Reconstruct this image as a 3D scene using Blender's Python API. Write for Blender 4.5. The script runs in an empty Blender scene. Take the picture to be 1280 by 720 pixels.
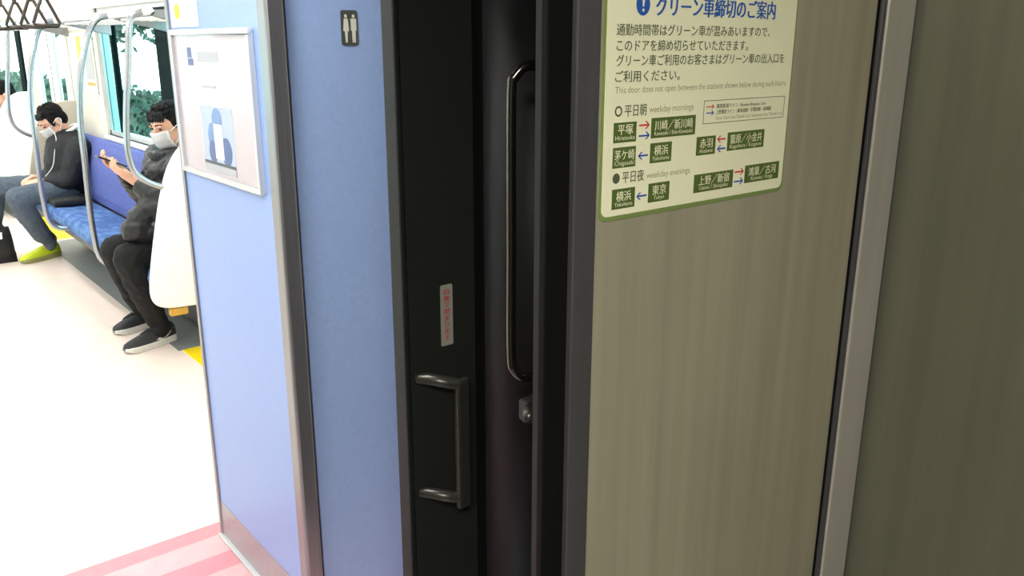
import bpy, bmesh, math, random
from mathutils import Vector, Matrix
random.seed(7)
sc = bpy.context.scene
COL = sc.collection
PI = math.pi

# ------------------------------------------------------------------ camera, world, exposure
# +Y runs along the train, +X to the right, floor of the carriage at z = 0
cam_d = bpy.data.cameras.new('camera'); cam = bpy.data.objects.new('camera', cam_d); COL.objects.link(cam)
F_PX, PITCH, YAW, ROLL = 1054.8, 0.28141, 0.68305, 0.001385
cam_d.sensor_fit = 'HORIZONTAL'; cam_d.sensor_width = 36.0; cam_d.lens = 36.0 * F_PX / 1280.0
cam_d.clip_start = 0.02
fw = Vector((math.sin(YAW) * math.cos(PITCH), math.cos(YAW) * math.cos(PITCH), -math.sin(PITCH)))
rt = Vector((math.cos(YAW), -math.sin(YAW), 0)); up = rt.cross(fw)
r2 = rt * math.cos(ROLL) + up * math.sin(ROLL); u2 = -rt * math.sin(ROLL) + up * math.cos(ROLL)
cm = Matrix((r2, u2, -fw)).transposed().to_4x4(); cm.translation = Vector((0, 0, 1.55))
cam.matrix_world = cm
sc.camera = cam

SKY_STRENGTH = 4.5
SALOON_LIGHT = 20.0
LOBBY_LIGHT = 75.0
NEAR_LIGHT = 100.0
EXPOSURE = 0.0
w = bpy.data.worlds.new('world'); sc.world = w; w.use_nodes = True
bg = w.node_tree.nodes['Background']
bg.inputs[0].default_value = (0.86, 0.97, 1.0, 1); bg.inputs[1].default_value = SKY_STRENGTH
sc.view_settings.view_transform = 'Standard'; sc.view_settings.look = 'None'
sc.view_settings.exposure = EXPOSURE; sc.view_settings.gamma = 1.0
sc.view_settings.use_curve_mapping = False


# ------------------------------------------------------------------ materials
def srgb(r, g, b):
    def c(v):
        v /= 255.0
        return v / 12.92 if v <= 0.04045 else ((v + 0.055) / 1.055) ** 2.4
    return (c(r), c(g), c(b), 1)


def mat(name, col, rough=0.5, metal=0.0, spec=0.5, var=0.06, scale=30.0, bump=0.0, stretch=(1, 1, 1), rvar=0.0, coat=0.0, detail=3):
    m = bpy.data.materials.new(name); m.use_nodes = True
    nt = m.node_tree; p = nt.nodes['Principled BSDF']
    p.inputs['Roughness'].default_value = rough; p.inputs['Metallic'].default_value = metal
    p.inputs['Specular IOR Level'].default_value = spec
    p.inputs['Coat Weight'].default_value = coat
    tc = nt.nodes.new('ShaderNodeTexCoord'); mp = nt.nodes.new('ShaderNodeMapping')
    mp.inputs['Scale'].default_value = stretch
    nt.links.new(tc.outputs['Object'], mp.inputs['Vector'])
    n = nt.nodes.new('ShaderNodeTexNoise'); n.inputs['Scale'].default_value = scale; n.inputs['Detail'].default_value = detail
    nt.links.new(mp.outputs['Vector'], n.inputs['Vector'])
    cr = nt.nodes.new('ShaderNodeValToRGB')
    cr.color_ramp.elements[0].position = 0.3; cr.color_ramp.elements[1].position = 0.7
    cr.color_ramp.elements[0].color = tuple(max(0, c * (1 - var)) for c in col[:3]) + (1,)
    cr.color_ramp.elements[1].color = tuple(min(1, c * (1 + var)) for c in col[:3]) + (1,)
    nt.links.new(n.outputs['Fac'], cr.inputs['Fac']); nt.links.new(cr.outputs['Color'], p.inputs['Base Color'])
    if rvar:
        mr = nt.nodes.new('ShaderNodeMapRange')
        mr.inputs['To Min'].default_value = max(0.02, rough - rvar); mr.inputs['To Max'].default_value = min(1, rough + rvar)
        nt.links.new(n.outputs['Fac'], mr.inputs['Value']); nt.links.new(mr.outputs['Result'], p.inputs['Roughness'])
    if bump:
        b = nt.nodes.new('ShaderNodeBump'); b.inputs['Strength'].default_value = bump; b.inputs['Distance'].default_value = 0.004
        nt.links.new(n.outputs['Fac'], b.inputs['Height']); nt.links.new(b.outputs['Normal'], p.inputs['Normal'])
    return m


def emit_mat(name, col, strength):
    m = bpy.data.materials.new(name); m.use_nodes = True; nt = m.node_tree
    p = nt.nodes['Principled BSDF']; p.inputs['Base Color'].default_value = col
    p.inputs['Emission Color'].default_value = col; p.inputs['Emission Strength'].default_value = strength
    return m


def glass_mat(name, col):
    m = bpy.data.materials.new(name); m.use_nodes = True
    p = m.node_tree.nodes['Principled BSDF']
    p.inputs['Base Color'].default_value = col; p.inputs['Transmission Weight'].default_value = 1
    p.inputs['Roughness'].default_value = 0.0; p.inputs['IOR'].default_value = 1.02
    return m


def steel_mat(name, col, metal=0.55, rough=0.42, var=0.16):
    """brushed stainless: long vertical grain plus a few broader vertical streaks"""
    m = bpy.data.materials.new(name); m.use_nodes = True; nt = m.node_tree; p = nt.nodes['Principled BSDF']
    tc = nt.nodes.new('ShaderNodeTexCoord')
    def noise(sx, sz, s, d):
        mp = nt.nodes.new('ShaderNodeMapping'); mp.inputs['Scale'].default_value = (sx, sx, sz)
        nt.links.new(tc.outputs['Object'], mp.inputs['Vector'])
        n = nt.nodes.new('ShaderNodeTexNoise'); n.inputs['Scale'].default_value = s; n.inputs['Detail'].default_value = d
        nt.links.new(mp.outputs['Vector'], n.inputs['Vector']); return n.outputs['Fac']
    fine = noise(60, 0.5, 9, 2); broad = noise(11, 0.35, 3, 3); cloud = noise(1.0, 1.0, 2.0, 2)
    def mapr(f, a, b, c=0.3, d=0.7):
        r = nt.nodes.new('ShaderNodeMapRange'); r.inputs['From Min'].default_value = c; r.inputs['From Max'].default_value = d
        r.inputs['To Min'].default_value = a; r.inputs['To Max'].default_value = b
        nt.links.new(f, r.inputs['Value']); return r.outputs['Result']
    def mul(a, b):
        k = nt.nodes.new('ShaderNodeMath'); k.operation = 'MULTIPLY'
        nt.links.new(a, k.inputs[0]); nt.links.new(b, k.inputs[1]); return k.outputs[0]
    v = mul(mul(mapr(fine, 1 - var * 0.45, 1 + var * 0.45), mapr(broad, 1 - var, 1 + var * 0.6)), mapr(cloud, 0.94, 1.06))
    vm = nt.nodes.new('ShaderNodeVectorMath'); vm.operation = 'SCALE'; vm.inputs[0].default_value = col[:3]
    nt.links.new(v, vm.inputs['Scale']); nt.links.new(vm.outputs['Vector'], p.inputs['Base Color'])
    nt.links.new(mapr(fine, rough - 0.08, rough + 0.08), p.inputs['Roughness'])
    p.inputs['Metallic'].default_value = metal
    p.inputs['Anisotropic'].default_value = 0.6
    b = nt.nodes.new('ShaderNodeBump'); b.inputs['Strength'].default_value = 0.08; b.inputs['Distance'].default_value = 0.001
    nt.links.new(fine, b.inputs['Height']); nt.links.new(b.outputs['Normal'], p.inputs['Normal'])
    return m


M = dict(
    floor=mat('saloon_vinyl', srgb(236, 218, 208), 0.38, var=0.03, scale=6, rvar=0.05),
    floor_grey=mat('grey_vinyl', srgb(136, 140, 138), 0.45, var=0.06, scale=14),
    pink=mat('pink_vinyl', srgb(212, 142, 152), 0.45, var=0.05, scale=20),
    palepink=mat('pale_pink_vinyl', srgb(228, 178, 182), 0.45, var=0.05, scale=20),
    yellow=mat('yellow_vinyl', srgb(248, 214, 12), 0.5, var=0.04, scale=20),
    near_floor=mat('near_floor_vinyl', srgb(120, 116, 108), 0.5, var=0.08, scale=20),
    blue=mat('blue_laminate', srgb(140, 168, 222), 0.36, var=0.035, scale=90, rvar=0.04),
    blue2=mat('blue_laminate_brightened', srgb(158, 184, 230), 0.36, var=0.035, scale=90, rvar=0.04),  # same laminate as the side panel; missing light is put into its colour
    alu=mat('satin_aluminium', srgb(150, 150, 152), 0.32, 0.75, var=0.08, scale=12, stretch=(20, 20, .5)),
    alu_dark=mat('dark_aluminium', srgb(100, 101, 104), 0.38, 0.6, var=0.08, scale=12, stretch=(20, 20, .5)),
    alu_light=mat('light_aluminium', srgb(205, 208, 210), 0.3, 0.35, var=0.05, scale=12, stretch=(20, 20, .5)),
    kick=mat('kick_steel', srgb(168, 165, 170), 0.35, 0.5, var=0.06, scale=10, stretch=(3, 3, 12)),
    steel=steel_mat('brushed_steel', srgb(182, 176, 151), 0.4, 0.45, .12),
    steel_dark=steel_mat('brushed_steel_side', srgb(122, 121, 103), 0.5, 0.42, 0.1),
    steel_frame=steel_mat('brushed_steel_frame', srgb(92, 90, 92), 0.5, 0.42, 0.06),
    steel_post=steel_mat('brushed_steel_post', srgb(206, 201, 190), 0.45, 0.36, 0.05),
    door=mat('dark_door_finish', srgb(34, 36, 31), 0.5, 0.0, 0.35, var=0.1, scale=200, bump=0.02),
    door_edge=mat('dull_edge_strip', srgb(26, 29, 29), 0.6, 0.1, spec=.3, var=.08, scale=12, stretch=(20, 20, .5)),
    edge_line=mat('dull_line', srgb(38, 40, 39), 0.6, 0.1, spec=.3),
    black=mat('black_rubber', srgb(9, 9, 9), 0.7, 0, 0.15, var=0.1, scale=60),
    black_pad=mat('black_vinyl_pad', srgb(8, 9, 9), 0.5, 0, 0.2, var=0.15, scale=60, bump=0.05),
    handle=mat('dark_handle', srgb(66, 66, 60), 0.3, 0.6, var=0.05, scale=40),
    bar=mat('black_chrome', srgb(90, 88, 82), 0.16, 0.95, var=0.04, scale=30),
    chrome=mat('polished_steel', srgb(172, 176, 182), 0.22, 0.85, var=0.04, scale=20),
    white=mat('white_resin', srgb(248, 248, 246), 0.35, var=0.02, scale=15),
    cream=mat('cream_panel', srgb(232, 226, 214), 0.45, var=0.03, scale=8),
    beige=mat('beige_resin', srgb(206, 198, 182), 0.45, var=0.04, scale=12),
    ceil=mat('ceiling_white', srgb(235, 235, 232), 0.6, var=0.02, scale=8),
    teal_frame=mat('dark_teal_pillar', srgb(5, 30, 31), 0.8, spec=.1, var=0.3, scale=40),
    seat=None,
    orange=mat('amber_resin', srgb(206, 160, 70), 0.45, var=0.08, scale=20),
    strap=mat('strap_black', srgb(52, 42, 36), 0.35, var=0.15, scale=60),
    belt=mat('strap_belt', srgb(70, 60, 50), 0.7, var=0.2, scale=120),
    skin=mat('skin', srgb(224, 172, 146), 0.5, var=0.07, scale=18),
    hair=mat('black_hair', srgb(13, 11, 11), 0.7, spec=.2, var=0.5, scale=160, bump=0.5, stretch=(1, 1, .25)),
    mask=mat('mask_cloth', srgb(250, 250, 252), 0.8, var=0.02, scale=90, bump=0.1),
    jacket=mat('puffer_charcoal', srgb(19, 20, 24), 0.45, var=0.5, scale=22, bump=0.5),
    jacket2=mat('navy_jacket', srgb(15, 16, 23), 0.7, var=0.25, scale=30, bump=0.3),
    pants=mat('black_trousers', srgb(7, 7, 9), 0.85, var=0.25, scale=40, bump=0.25),
    jeans=mat('slate_jeans', srgb(82, 93, 106), 0.85, var=0.2, scale=60, bump=0.25),
    shoe=mat('shoe_mesh_black', srgb(40, 41, 44), 0.7, var=0.25, scale=200, bump=0.2),
    sole=mat('shoe_sole_grey', srgb(214, 212, 206), 0.6, var=0.05, scale=60),
    shoe_y=mat('shoe_lime', srgb(206, 220, 40), 0.6, var=0.1, scale=120, bump=0.1),
    sole_y=mat('sole_olive', srgb(150, 152, 90), 0.6, var=0.08, scale=60),
    bag=mat('bag_black', srgb(22, 22, 25), 0.7, var=0.3, scale=30, bump=0.3),
    phone=mat('phone_dark', srgb(32, 28, 30), 0.25, var=0.05, scale=20),
    wire=mat('white_wire', srgb(232, 232, 228), 0.5, var=0.02, scale=20),
    paper=mat('pale_yellow_sheet', srgb(244, 242, 206), 0.35, var=0.012, scale=12),
    green_edge=mat('sheet_green_edge', srgb(122, 142, 78), 0.5, var=0.05, scale=30),
    ink_blue=mat('ink_blue', srgb(40, 92, 178), 0.5, var=0.03, scale=30),
    ink=mat('ink_dark_grey', srgb(88, 92, 66), 0.5, var=0.03, scale=30),
    ink_soft=mat('ink_soft_grey', srgb(160, 160, 126), 0.5, var=0.03, scale=30),
    ink_red=mat('ink_red', srgb(218, 60, 60), 0.5, var=0.03, scale=30),
    ink_arrow=mat('ink_arrow_blue', srgb(52, 92, 184), 0.5, var=0.03, scale=30),
    box_green=mat('station_green', srgb(84, 104, 44), 0.5, var=0.05, scale=30),
    notice=mat('notice_sheet', srgb(193, 183, 190), 0.25, var=0.012, scale=6, coat=0.4),
    pic_sky=mat('picture_pale_blue', srgb(178, 192, 214), 0.4, var=0.05, scale=12),
    pic_blue=mat('picture_blue', srgb(112, 142, 190), 0.4, var=0.12, scale=25),
    pic_navy=mat('picture_navy', srgb(78, 98, 150), 0.4, var=0.12, scale=25),
    pic_white=mat('picture_white', srgb(226, 228, 236), 0.4, var=0.02, scale=12),
    pic_dark=mat('picture_charcoal', srgb(66, 72, 84), 0.4, var=0.05, scale=12),
    pic_grey=mat('picture_grey', srgb(176, 178, 184), 0.4, var=0.05, scale=12),
    sign_dark=mat('sign_charcoal', srgb(76, 80, 74), 0.45, var=0.05, scale=30),
    sign_white=mat('sign_cream', srgb(224, 224, 206), 0.5, var=0.03, scale=30),
    sticker=mat('sticker_grey', srgb(150, 147, 134), 0.5, var=0.04, scale=50),
    sticker_red=mat('sticker_red', srgb(190, 40, 44), 0.5, var=0.04, scale=30),
    leaf=mat('bank_leaves', srgb(40, 74, 58), 0.7, var=0.6, scale=9),
    ground=mat('trackside_ground', srgb(110, 116, 100), 0.9, var=0.2, scale=3),
)
M['glass'] = glass_mat('window_glass_tinted', (0.40, 0.90, 0.90, 1))
M['glass_clear'] = glass_mat('window_glass_pale', (0.72, 0.97, 0.96, 1))


def seat_mat():
    m = mat('seat_moquette', srgb(64, 104, 186), 0.85, var=0.1, scale=60, bump=0.1)
    nt = m.node_tree; p = nt.nodes['Principled BSDF']
    tc = nt.nodes.new('ShaderNodeTexCoord'); mp = nt.nodes.new('ShaderNodeMapping'); mp.inputs['Scale'].default_value = (9, 5, 9)
    wv = nt.nodes.new('ShaderNodeTexNoise'); wv.inputs['Scale'].default_value = 2.2; wv.inputs['Detail'].default_value = 4
    cr = nt.nodes.new('ShaderNodeValToRGB'); e = cr.color_ramp.elements
    e[0].position = 0.42; e[0].color = srgb(58, 92, 152); e[1].position = 0.6; e[1].color = srgb(88, 126, 178)
    nt.links.new(tc.outputs['Object'], mp.inputs['Vector']); nt.links.new(mp.outputs['Vector'], wv.inputs['Vector'])
    nt.links.new(wv.outputs['Fac'], cr.inputs['Fac']); nt.links.new(cr.outputs['Color'], p.inputs['Base Color'])
    return m


M['seat'] = seat_mat()
M['back'] = mat('seat_back_moquette', srgb(86, 98, 166), 0.85, var=0.14, scale=30, bump=0.1)


# ------------------------------------------------------------------ helpers
def tag(o, label=None, cat=None, group=None, kind=None):
    if label: o['label'] = label
    if cat: o['category'] = cat
    if group: o['group'] = group
    if kind: o['kind'] = kind
    return o


def thing(name, label, cat, loc=(0, 0, 0), group=None):
    o = bpy.data.objects.new(name, None); o.empty_display_size = 0.05; o.location = loc; COL.objects.link(o)
    return tag(o, label, cat, group)


def link_mesh(name, me, m, parent=None):
    if m is not None:
        ms = m if isinstance(m, (list, tuple)) else [m]
        me.materials.clear()
        for k in ms: me.materials.append(k)
    me.name = name
    o = bpy.data.objects.new(name, me); COL.objects.link(o)
    if parent is not None:
        o.parent = parent
        # walk up: every parent sits unrotated, so only offsets matter
        off = Vector((0, 0, 0)); q = parent
        while q is not None:
            off += q.location; q = q.parent
        o.location = -off
    return o


def obj(name, bm, m, parent=None, smooth=False, bevel=0.0, seg=2):
    if bevel:
        bmesh.ops.remove_doubles(bm, verts=bm.verts, dist=1e-6)
        ed = [e for e in bm.edges if len(e.link_faces) == 2 and e.calc_face_angle(0) > 0.6]
        bmesh.ops.bevel(bm, geom=ed, offset=bevel, segments=seg, profile=0.5, affect='EDGES', clamp_overlap=True)
    bmesh.ops.recalc_face_normals(bm, faces=bm.faces)
    me = bpy.data.meshes.new(name); bm.to_mesh(me); bm.free()
    if smooth:
        for p in me.polygons: p.use_smooth = True
    return link_mesh(name, me, m, parent)


def recentre(o):
    """put the origin of a single-mesh thing at the middle of its base"""
    me = o.data
    xs = [v.co for v in me.vertices]
    c = Vector(((min(v.x for v in xs) + max(v.x for v in xs)) / 2, (min(v.y for v in xs) + max(v.y for v in xs)) / 2, min(v.z for v in xs)))
    me.transform(Matrix.Translation(-c)); o.location = c
    return o


def box(bm, x0, x1, y0, y1, z0, z1):
    vs = [bm.verts.new(p) for p in ((x0, y0, z0), (x1, y0, z0), (x1, y1, z0), (x0, y1, z0), (x0, y0, z1), (x1, y0, z1), (x1, y1, z1), (x0, y1, z1))]
    for f in ((0, 3, 2, 1), (4, 5, 6, 7), (0, 1, 5, 4), (1, 2, 6, 5), (2, 3, 7, 6), (3, 0, 4, 7)):
        bm.faces.new([vs[i] for i in f])
    return bm


def B(*boxes):
    bm = bmesh.new()
    for b in boxes: box(bm, *b)
    return bm


def prism(bm, pts, d):
    """pts: closed 3D polygon, d: extrusion vector"""
    a = [bm.verts.new(p) for p in pts]; d = Vector(d)
    b = [bm.verts.new(Vector(p) + d) for p in pts]
    n = len(pts)
    bm.faces.new(a); bm.faces.new(b[::-1])
    for i in range(n):
        bm.faces.new((a[i], b[i], b[(i + 1) % n], a[(i + 1) % n]))
    return bm


def catmull(pts, n=6):
    P = [Vector(p) for p in pts]; out = []
    for i in range(len(P) - 1):
        p0 = P[max(i - 1, 0)]; p1 = P[i]; p2 = P[i + 1]; p3 = P[min(i + 2, len(P) - 1)]
        for k in range(n):
            t = k / n
            out.append(0.5 * ((2 * p1) + (p2 - p0) * t + (2 * p0 - 5 * p1 + 4 * p2 - p3) * t * t + (3 * p1 - p0 - 3 * p2 + p3) * t ** 3))
    out.append(P[-1]); return out


def tube(bm, pts, r, seg=12, closed=False):
    P = [Vector(p) for p in pts]; n = len(P); rings = []
    ref = None
    for i in range(n):
        if closed: t = P[(i + 1) % n] - P[i - 1]
        else: t = P[min(i + 1, n - 1)] - P[max(i - 1, 0)]
        t.normalize()
        if ref is None:
            ref = t.orthogonal().normalized()
        ref = (ref - t * ref.dot(t)).normalized(); b = t.cross(ref)
        rr = r[i] if isinstance(r, (list, tuple)) else r
        rings.append([bm.verts.new(P[i] + (ref * math.cos(2 * PI * k / seg) + b * math.sin(2 * PI * k / seg)) * rr) for k in range(seg)])
    for i in range(n - (0 if closed else 1)):
        a = rings[i]; c = rings[(i + 1) % n]
        for k in range(seg):
            bm.faces.new((a[k], a[(k + 1) % seg], c[(k + 1) % seg], c[k]))
    if not closed:
        bm.faces.new(rings[0][::-1]); bm.faces.new(rings[-1])
    return bm


def ellipsoid(bm, c, rad, R=None, sub=3):
    mt = Matrix.Translation(Vector(c)) @ (R.to_4x4() if R else Matrix()) @ Matrix.Diagonal((rad[0], rad[1], rad[2], 1))
    bmesh.ops.create_icosphere(bm, subdivisions=sub, radius=1.0, matrix=mt)


def limb(bm, *pr):
    """chain of (point, radius): overlapping balls, later fused to one skin"""
    for (a, ra), (b, rb) in zip(pr[:-1], pr[1:]):
        a = Vector(a); b = Vector(b); L = (b - a).length
        n = max(1, int(L / (0.42 * min(ra, rb))) + 1)
        for i in range(n + 1):
            t = i / n
            bmesh.ops.create_icosphere(bm, subdivisions=2, radius=(ra + (rb - ra) * t) * 1.02, matrix=Matrix.Translation(a.lerp(b, t)))


def fuse(name, bm, m, parent, voxel=0.006, it=4, disp=None):
    """voxel-union every closed shell in bm into one continuous smooth surface"""
    me = bpy.data.meshes.new('tmp'); bm.to_mesh(me); bm.free()
    o = bpy.data.objects.new('tmp', me); COL.objects.link(o)
    r = o.modifiers.new('r', 'REMESH'); r.mode = 'VOXEL'; r.voxel_size = voxel; r.use_smooth_shade = True
    s = o.modifiers.new('s', 'SMOOTH'); s.iterations = it; s.factor = 0.5
    if disp:
        t = bpy.data.textures.new('folds', 'CLOUDS'); t.noise_scale = disp[1]; t.noise_depth = 2
        d = o.modifiers.new('d', 'DISPLACE'); d.texture = t; d.strength = disp[0]; d.mid_level = 0.5; d.texture_coords = 'LOCAL'
    bpy.context.view_layer.update()
    out = bpy.data.meshes.new_from_object(o.evaluated_get(bpy.context.evaluated_depsgraph_get()))
    bpy.data.objects.remove(o); bpy.data.meshes.remove(me)
    for p in out.polygons: p.use_smooth = True
    return link_mesh(name, out, m, parent)


def struct(name, bm, m, **k):
    o = obj(name, bm, m, **k); o['kind'] = 'structure'; return o


# ------------------------------------------------------------------ text and flat print
def text_verts(body, bold=0.0):
    c = bpy.data.curves.new('t', 'FONT'); c.body = body; c.size = 1.0; c.offset = bold; c.resolution_u = 3
    o = bpy.data.objects.new('t', c); COL.objects.link(o); bpy.context.view_layer.update()
    me = bpy.data.meshes.new_from_object(o.evaluated_get(bpy.context.evaluated_depsgraph_get()))
    bpy.data.objects.remove(o); bpy.data.curves.remove(c)
    return me


def text_into(bm, body, x0, x1, z, y, h=None, bold=0.0, cap=None, axis='Y'):
    """write body between x0 and x1 on baseline z, on the plane y, facing -Y"""
    me = text_verts(body, 0.0)
    xs = [v.co.x for v in me.vertices]; ys = [v.co.y for v in me.vertices]
    if not xs: return
    sx = (x1 - x0) / (max(xs) - min(xs)); mn = min(xs)
    sy = h if h else sx
    cw = (x1 - x0) / max(1, len(body))
    for q in ((0,) if not bold else (-bold, 0, bold)):
        vm = [bm.verts.new((x0 + (v.co.x - mn) * sx + q * cw * 1.3, y - abs(q) * .004 * (1 if q > 0 else 2), z + v.co.y * sy)) for v in me.vertices]
        for p in me.polygons:
            try: bm.faces.new([vm[i] for i in p.vertices])
            except ValueError: pass
    bpy.data.meshes.remove(me)


def disc(bm, cx, cz, y, r, n=28, rz=None):
    rz = rz or r
    bm.faces.new([bm.verts.new((cx + r * math.cos(2 * PI * i / n), y, cz + rz * math.sin(2 * PI * i / n))) for i in range(n)])


def ring(bm, cx, cz, y, r0, r1, n=28):
    a = [bm.verts.new((cx + r0 * math.cos(2 * PI * i / n), y, cz + r0 * math.sin(2 * PI * i / n))) for i in range(n)]
    b = [bm.verts.new((cx + r1 * math.cos(2 * PI * i / n), y, cz + r1 * math.sin(2 * PI * i / n))) for i in range(n)]
    for i in range(n): bm.faces.new((a[i], a[(i + 1) % n], b[(i + 1) % n], b[i]))


def rrect(x0, x1, z0, z1, r, n=6):
    out = []
    for cx, cz, a0 in ((x1 - r, z1 - r, 0), (x0 + r, z1 - r, PI / 2), (x0 + r, z0 + r, PI), (x1 - r, z0 + r, 1.5 * PI)):
        for k in range(n + 1):
            a = a0 + PI / 2 * k / n; out.append((cx + r * math.cos(a), cz + r * math.sin(a)))
    return out


# ================================================================== STRUCTURE
ZC = 2.28          # saloon ceiling
XL, XR = -1.2, 1.6
YE = 11.6
struct('floor', B((XL, XR, 2.575, YE, -.04, 0)), M['floor'])
struct('floor', B((XL, XR, 1.36, 2.30, -.04, 0)), M['palepink'])
struct('trim_1', B((XL, XR, 2.50, 2.575, -.04, 0)), M['pink'])
struct('trim_2', B((XL, XR, 2.39, 2.50, -.04, 0)), M['palepink'])
struct('trim_3', B((XL, XR, 2.30, 2.39, -.04, 0)), M['pink'])
struct('trim_4', B((1.27, XR, 4.33, 7.55, 0, .003)), M['floor_grey'])          # grey border under the bench
struct('trim_5', B((1.29, XR, 2.60, 4.33, 0, .003)), M['yellow'])              # yellow door zones
struct('trim_6', B((1.34, XR, 7.62, 8.85, 0, .003)), M['yellow'])
struct('trim_7', B((1.27, XR, 8.85, YE, 0, .003)), M['floor_grey'])
struct('floor', B((XL, 1.5, -1.6, .79, -.04, 0)), M['near_floor'])
struct('floor', B((-.5, 1.0, .79, 1.36, -.04, -.002)), M['kick'])
struct('ceiling', B((XL, XR, 1.36, YE, ZC, ZC + .05)), M['ceil'])
struct('ceiling', B((XL, 1.5, -1.6, .79, 2.25, 2.30)), M['ceil'])
struct('ceiling', B((-.55, 1.06, .79, 1.36, 2.05, 2.10)), M['black_pad'])
struct('wall_end', B((XL, XR, YE, YE + .06, 0, ZC)), M['cream'])

WZ0, WZ1 = .93, 1.78
WINS = [(4.42, 6.52), (9.1, 11.3)]
DOORS = [(2.75, 4.05), (7.5, 8.9)]
def side_wall(name, x0, x1):
    bm = bmesh.new(); y = 1.36
    for kind, a, b in sorted([('w',) + t for t in WINS] + [('d',) + t for t in DOORS], key=lambda t: t[1]):
        box(bm, x0, x1, y, a, 0, ZC)
        if kind == 'w':
            box(bm, x0, x1, a, b, 0, WZ0); box(bm, x0, x1, a, b, WZ1, ZC)
        else:
            box(bm, x0, x1, a, b, 1.9, ZC)
        y = b
    box(bm, x0, x1, y, YE, 0, ZC)
    return struct(name, bm, M['cream'])
side_wall('wall_right', XR, XR + .09)
side_wall('wall_left', XL - .09, XL)

wn = 0
for sx, face in ((XR, 1), (XL - .09, -1)):
    for (a, b) in WINS:
        wn += 1
        xg0, xg1 = sx + .035, sx + .041
        root = struct('window_%d' % wn, B((sx + .02, sx + .075, a, a + .03, WZ0, WZ1), (sx + .02, sx + .075, b - .03, b, WZ0, WZ1),
                                          (sx + .02, sx + .075, a, b, WZ0, WZ0 + .03), (sx + .02, sx + .075, a, b, WZ1 - .03, WZ1)), M['alu_light'])
        if a < 5:
            p0, p1, q0, q1 = a + .60, a + .85, b - .30, b - .255
        else:
            p0, p1, q0, q1 = a + .20, a + .40, b - .30, b - .255
        obj('window_pillar', B((sx + .012, sx + .06, p0, p1, WZ0 + .03, WZ1 - .03)), M['teal_frame'], root, bevel=.006)
        obj('window_pillar', B((sx + .022, sx + .06, q0, q1, WZ0 + .03, WZ1 - .03)), M['teal_frame'], root, bevel=.006)
        obj('pane', B((xg0, xg1, a + .03, p0, WZ0 + .03, WZ1 - .03)), M['glass'], root)
        obj('pane', B((xg0, xg1, p1, q0, WZ0 + .03, WZ1 - .03)), M['glass_clear'], root)
        obj('pane', B((xg0, xg1, q1, b - .03, WZ0 + .03, WZ1 - .03)), M['glass'], root)
        obj('window_sill', B((sx - .02 if face > 0 else sx + .07, sx + .03 if face > 0 else sx + .11, a - .03, b + .03, WZ0 - .035, WZ0)), M['white'], root, bevel=.008)
dn = 0
for sx in (XR, XL - .09):
    for (a, b) in DOORS:
        dn += 1; mid = (a + b) / 2
        root = struct('door_%d' % dn, B((sx + .03, sx + .07, a, mid - .004, 0, .85), (sx + .03, sx + .07, mid + .004, b, 0, .85),
                                        (sx + .03, sx + .07, a, a + .14, .85, 1.9), (sx + .03, sx + .07, mid - .14, mid - .004, .85, 1.9),
                                        (sx + .03, sx + .07, mid + .004, mid + .14, .85, 1.9), (sx + .03, sx + .07, b - .14, b, .85, 1.9),
                                        (sx + .03, sx + .07, a + .14, mid - .14, 1.72, 1.9), (sx + .03, sx + .07, mid + .14, b - .14, 1.72, 1.9)), M['white'])
        obj('door_seal', B((sx + .028, sx + .072, mid - .006, mid + .006, 0, 1.9)), M['black'], root)
        for g0, g1 in ((a + .14, mid - .14), (mid + .14, b - .14)):
            obj('door_glass', B((sx + .045, sx + .051, g0, g1, .85, 1.72)), M['glass_clear'], root)
# door-way pillars on the inside of the right wall
struct('trim_8', B((XR - .02, XR, 7.36, 7.50, 0, 2.1)), M['white'], bevel=.006)
struct('trim_9', B((XR - .02, XR, 8.90, 9.02, 0, 2.1)), M['white'], bevel=.006)

# toilet compartment: side panel towards the aisle, end panel towards the gangway
struct('wall_partition', B((.803, .84, 1.885, 2.475, .133, ZC)), M['blue'])
struct('wall_partition_end', B((.86, XR, 1.862, 1.90, 0, ZC)), M['blue2'])
struct('wall_partition_back', B((.84, XR, 2.44, 2.475, 0, ZC)), M['cream'])
struct('trim_10', B((.797, .842, 2.475, 2.495, 0, ZC)), M['alu'], bevel=.003)
struct('trim_11', B((.80, .846, 1.835, 1.885, 0, ZC)), M['alu'], bevel=.007)
struct('trim_12', B((.846, .86, 1.868, 1.90, 0, ZC)), M['black'])
struct('baseboard_partition', B((.801, .84, 1.885, 2.475, .012, .133)), M['kick'])
struct('trim_13', B((.788, .84, 1.885, 2.49, 0, .012)), M['alu_light'], bevel=.003)

# far carriage end wall with the pocketed sliding door, gangway, near end wall
struct('wall_far_end', B((1.02, XR, 1.33, 1.37, 0, ZC), (XL, -.35, 1.33, 1.37, 0, ZC), (-.35, 1.02, 1.33, 1.37, 2.0, ZC)), M['alu_dark'])
door = struct('door_5', B((.822, 1.06, 1.325, 1.36, .02, 2.0)), M['door'])
obj('door_edge', B((.808, .820, 1.322, 1.363, .02, 2.0)), M['door_edge'], door, bevel=.003)
# D-shaped handle on the leaf
hb = bmesh.new()
prof = [(.852, .0, .905), (.872, -.012, .906), (.900, -.035, .900), (.925, -.052, .884), (.935, -.056, .85), (.935, -.056, .75), (.935, -.056, .655)]
box(hb, .888, .920, 1.260, 1.276, .628, .915)
obj('door_handle', hb, M['handle'], door, bevel=.006)
hb = bmesh.new()
for z in (.902, .650):
    pts = catmull([(.838, 1.328, z + .010), (.852, 1.306, z + .012), (.872, 1.284, z + .008), (.905, 1.270, z - .002)], 5)
    tube(hb, pts, .0125, 12)
obj('handle_bracket', hb, M['handle'], door, smooth=True)

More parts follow.
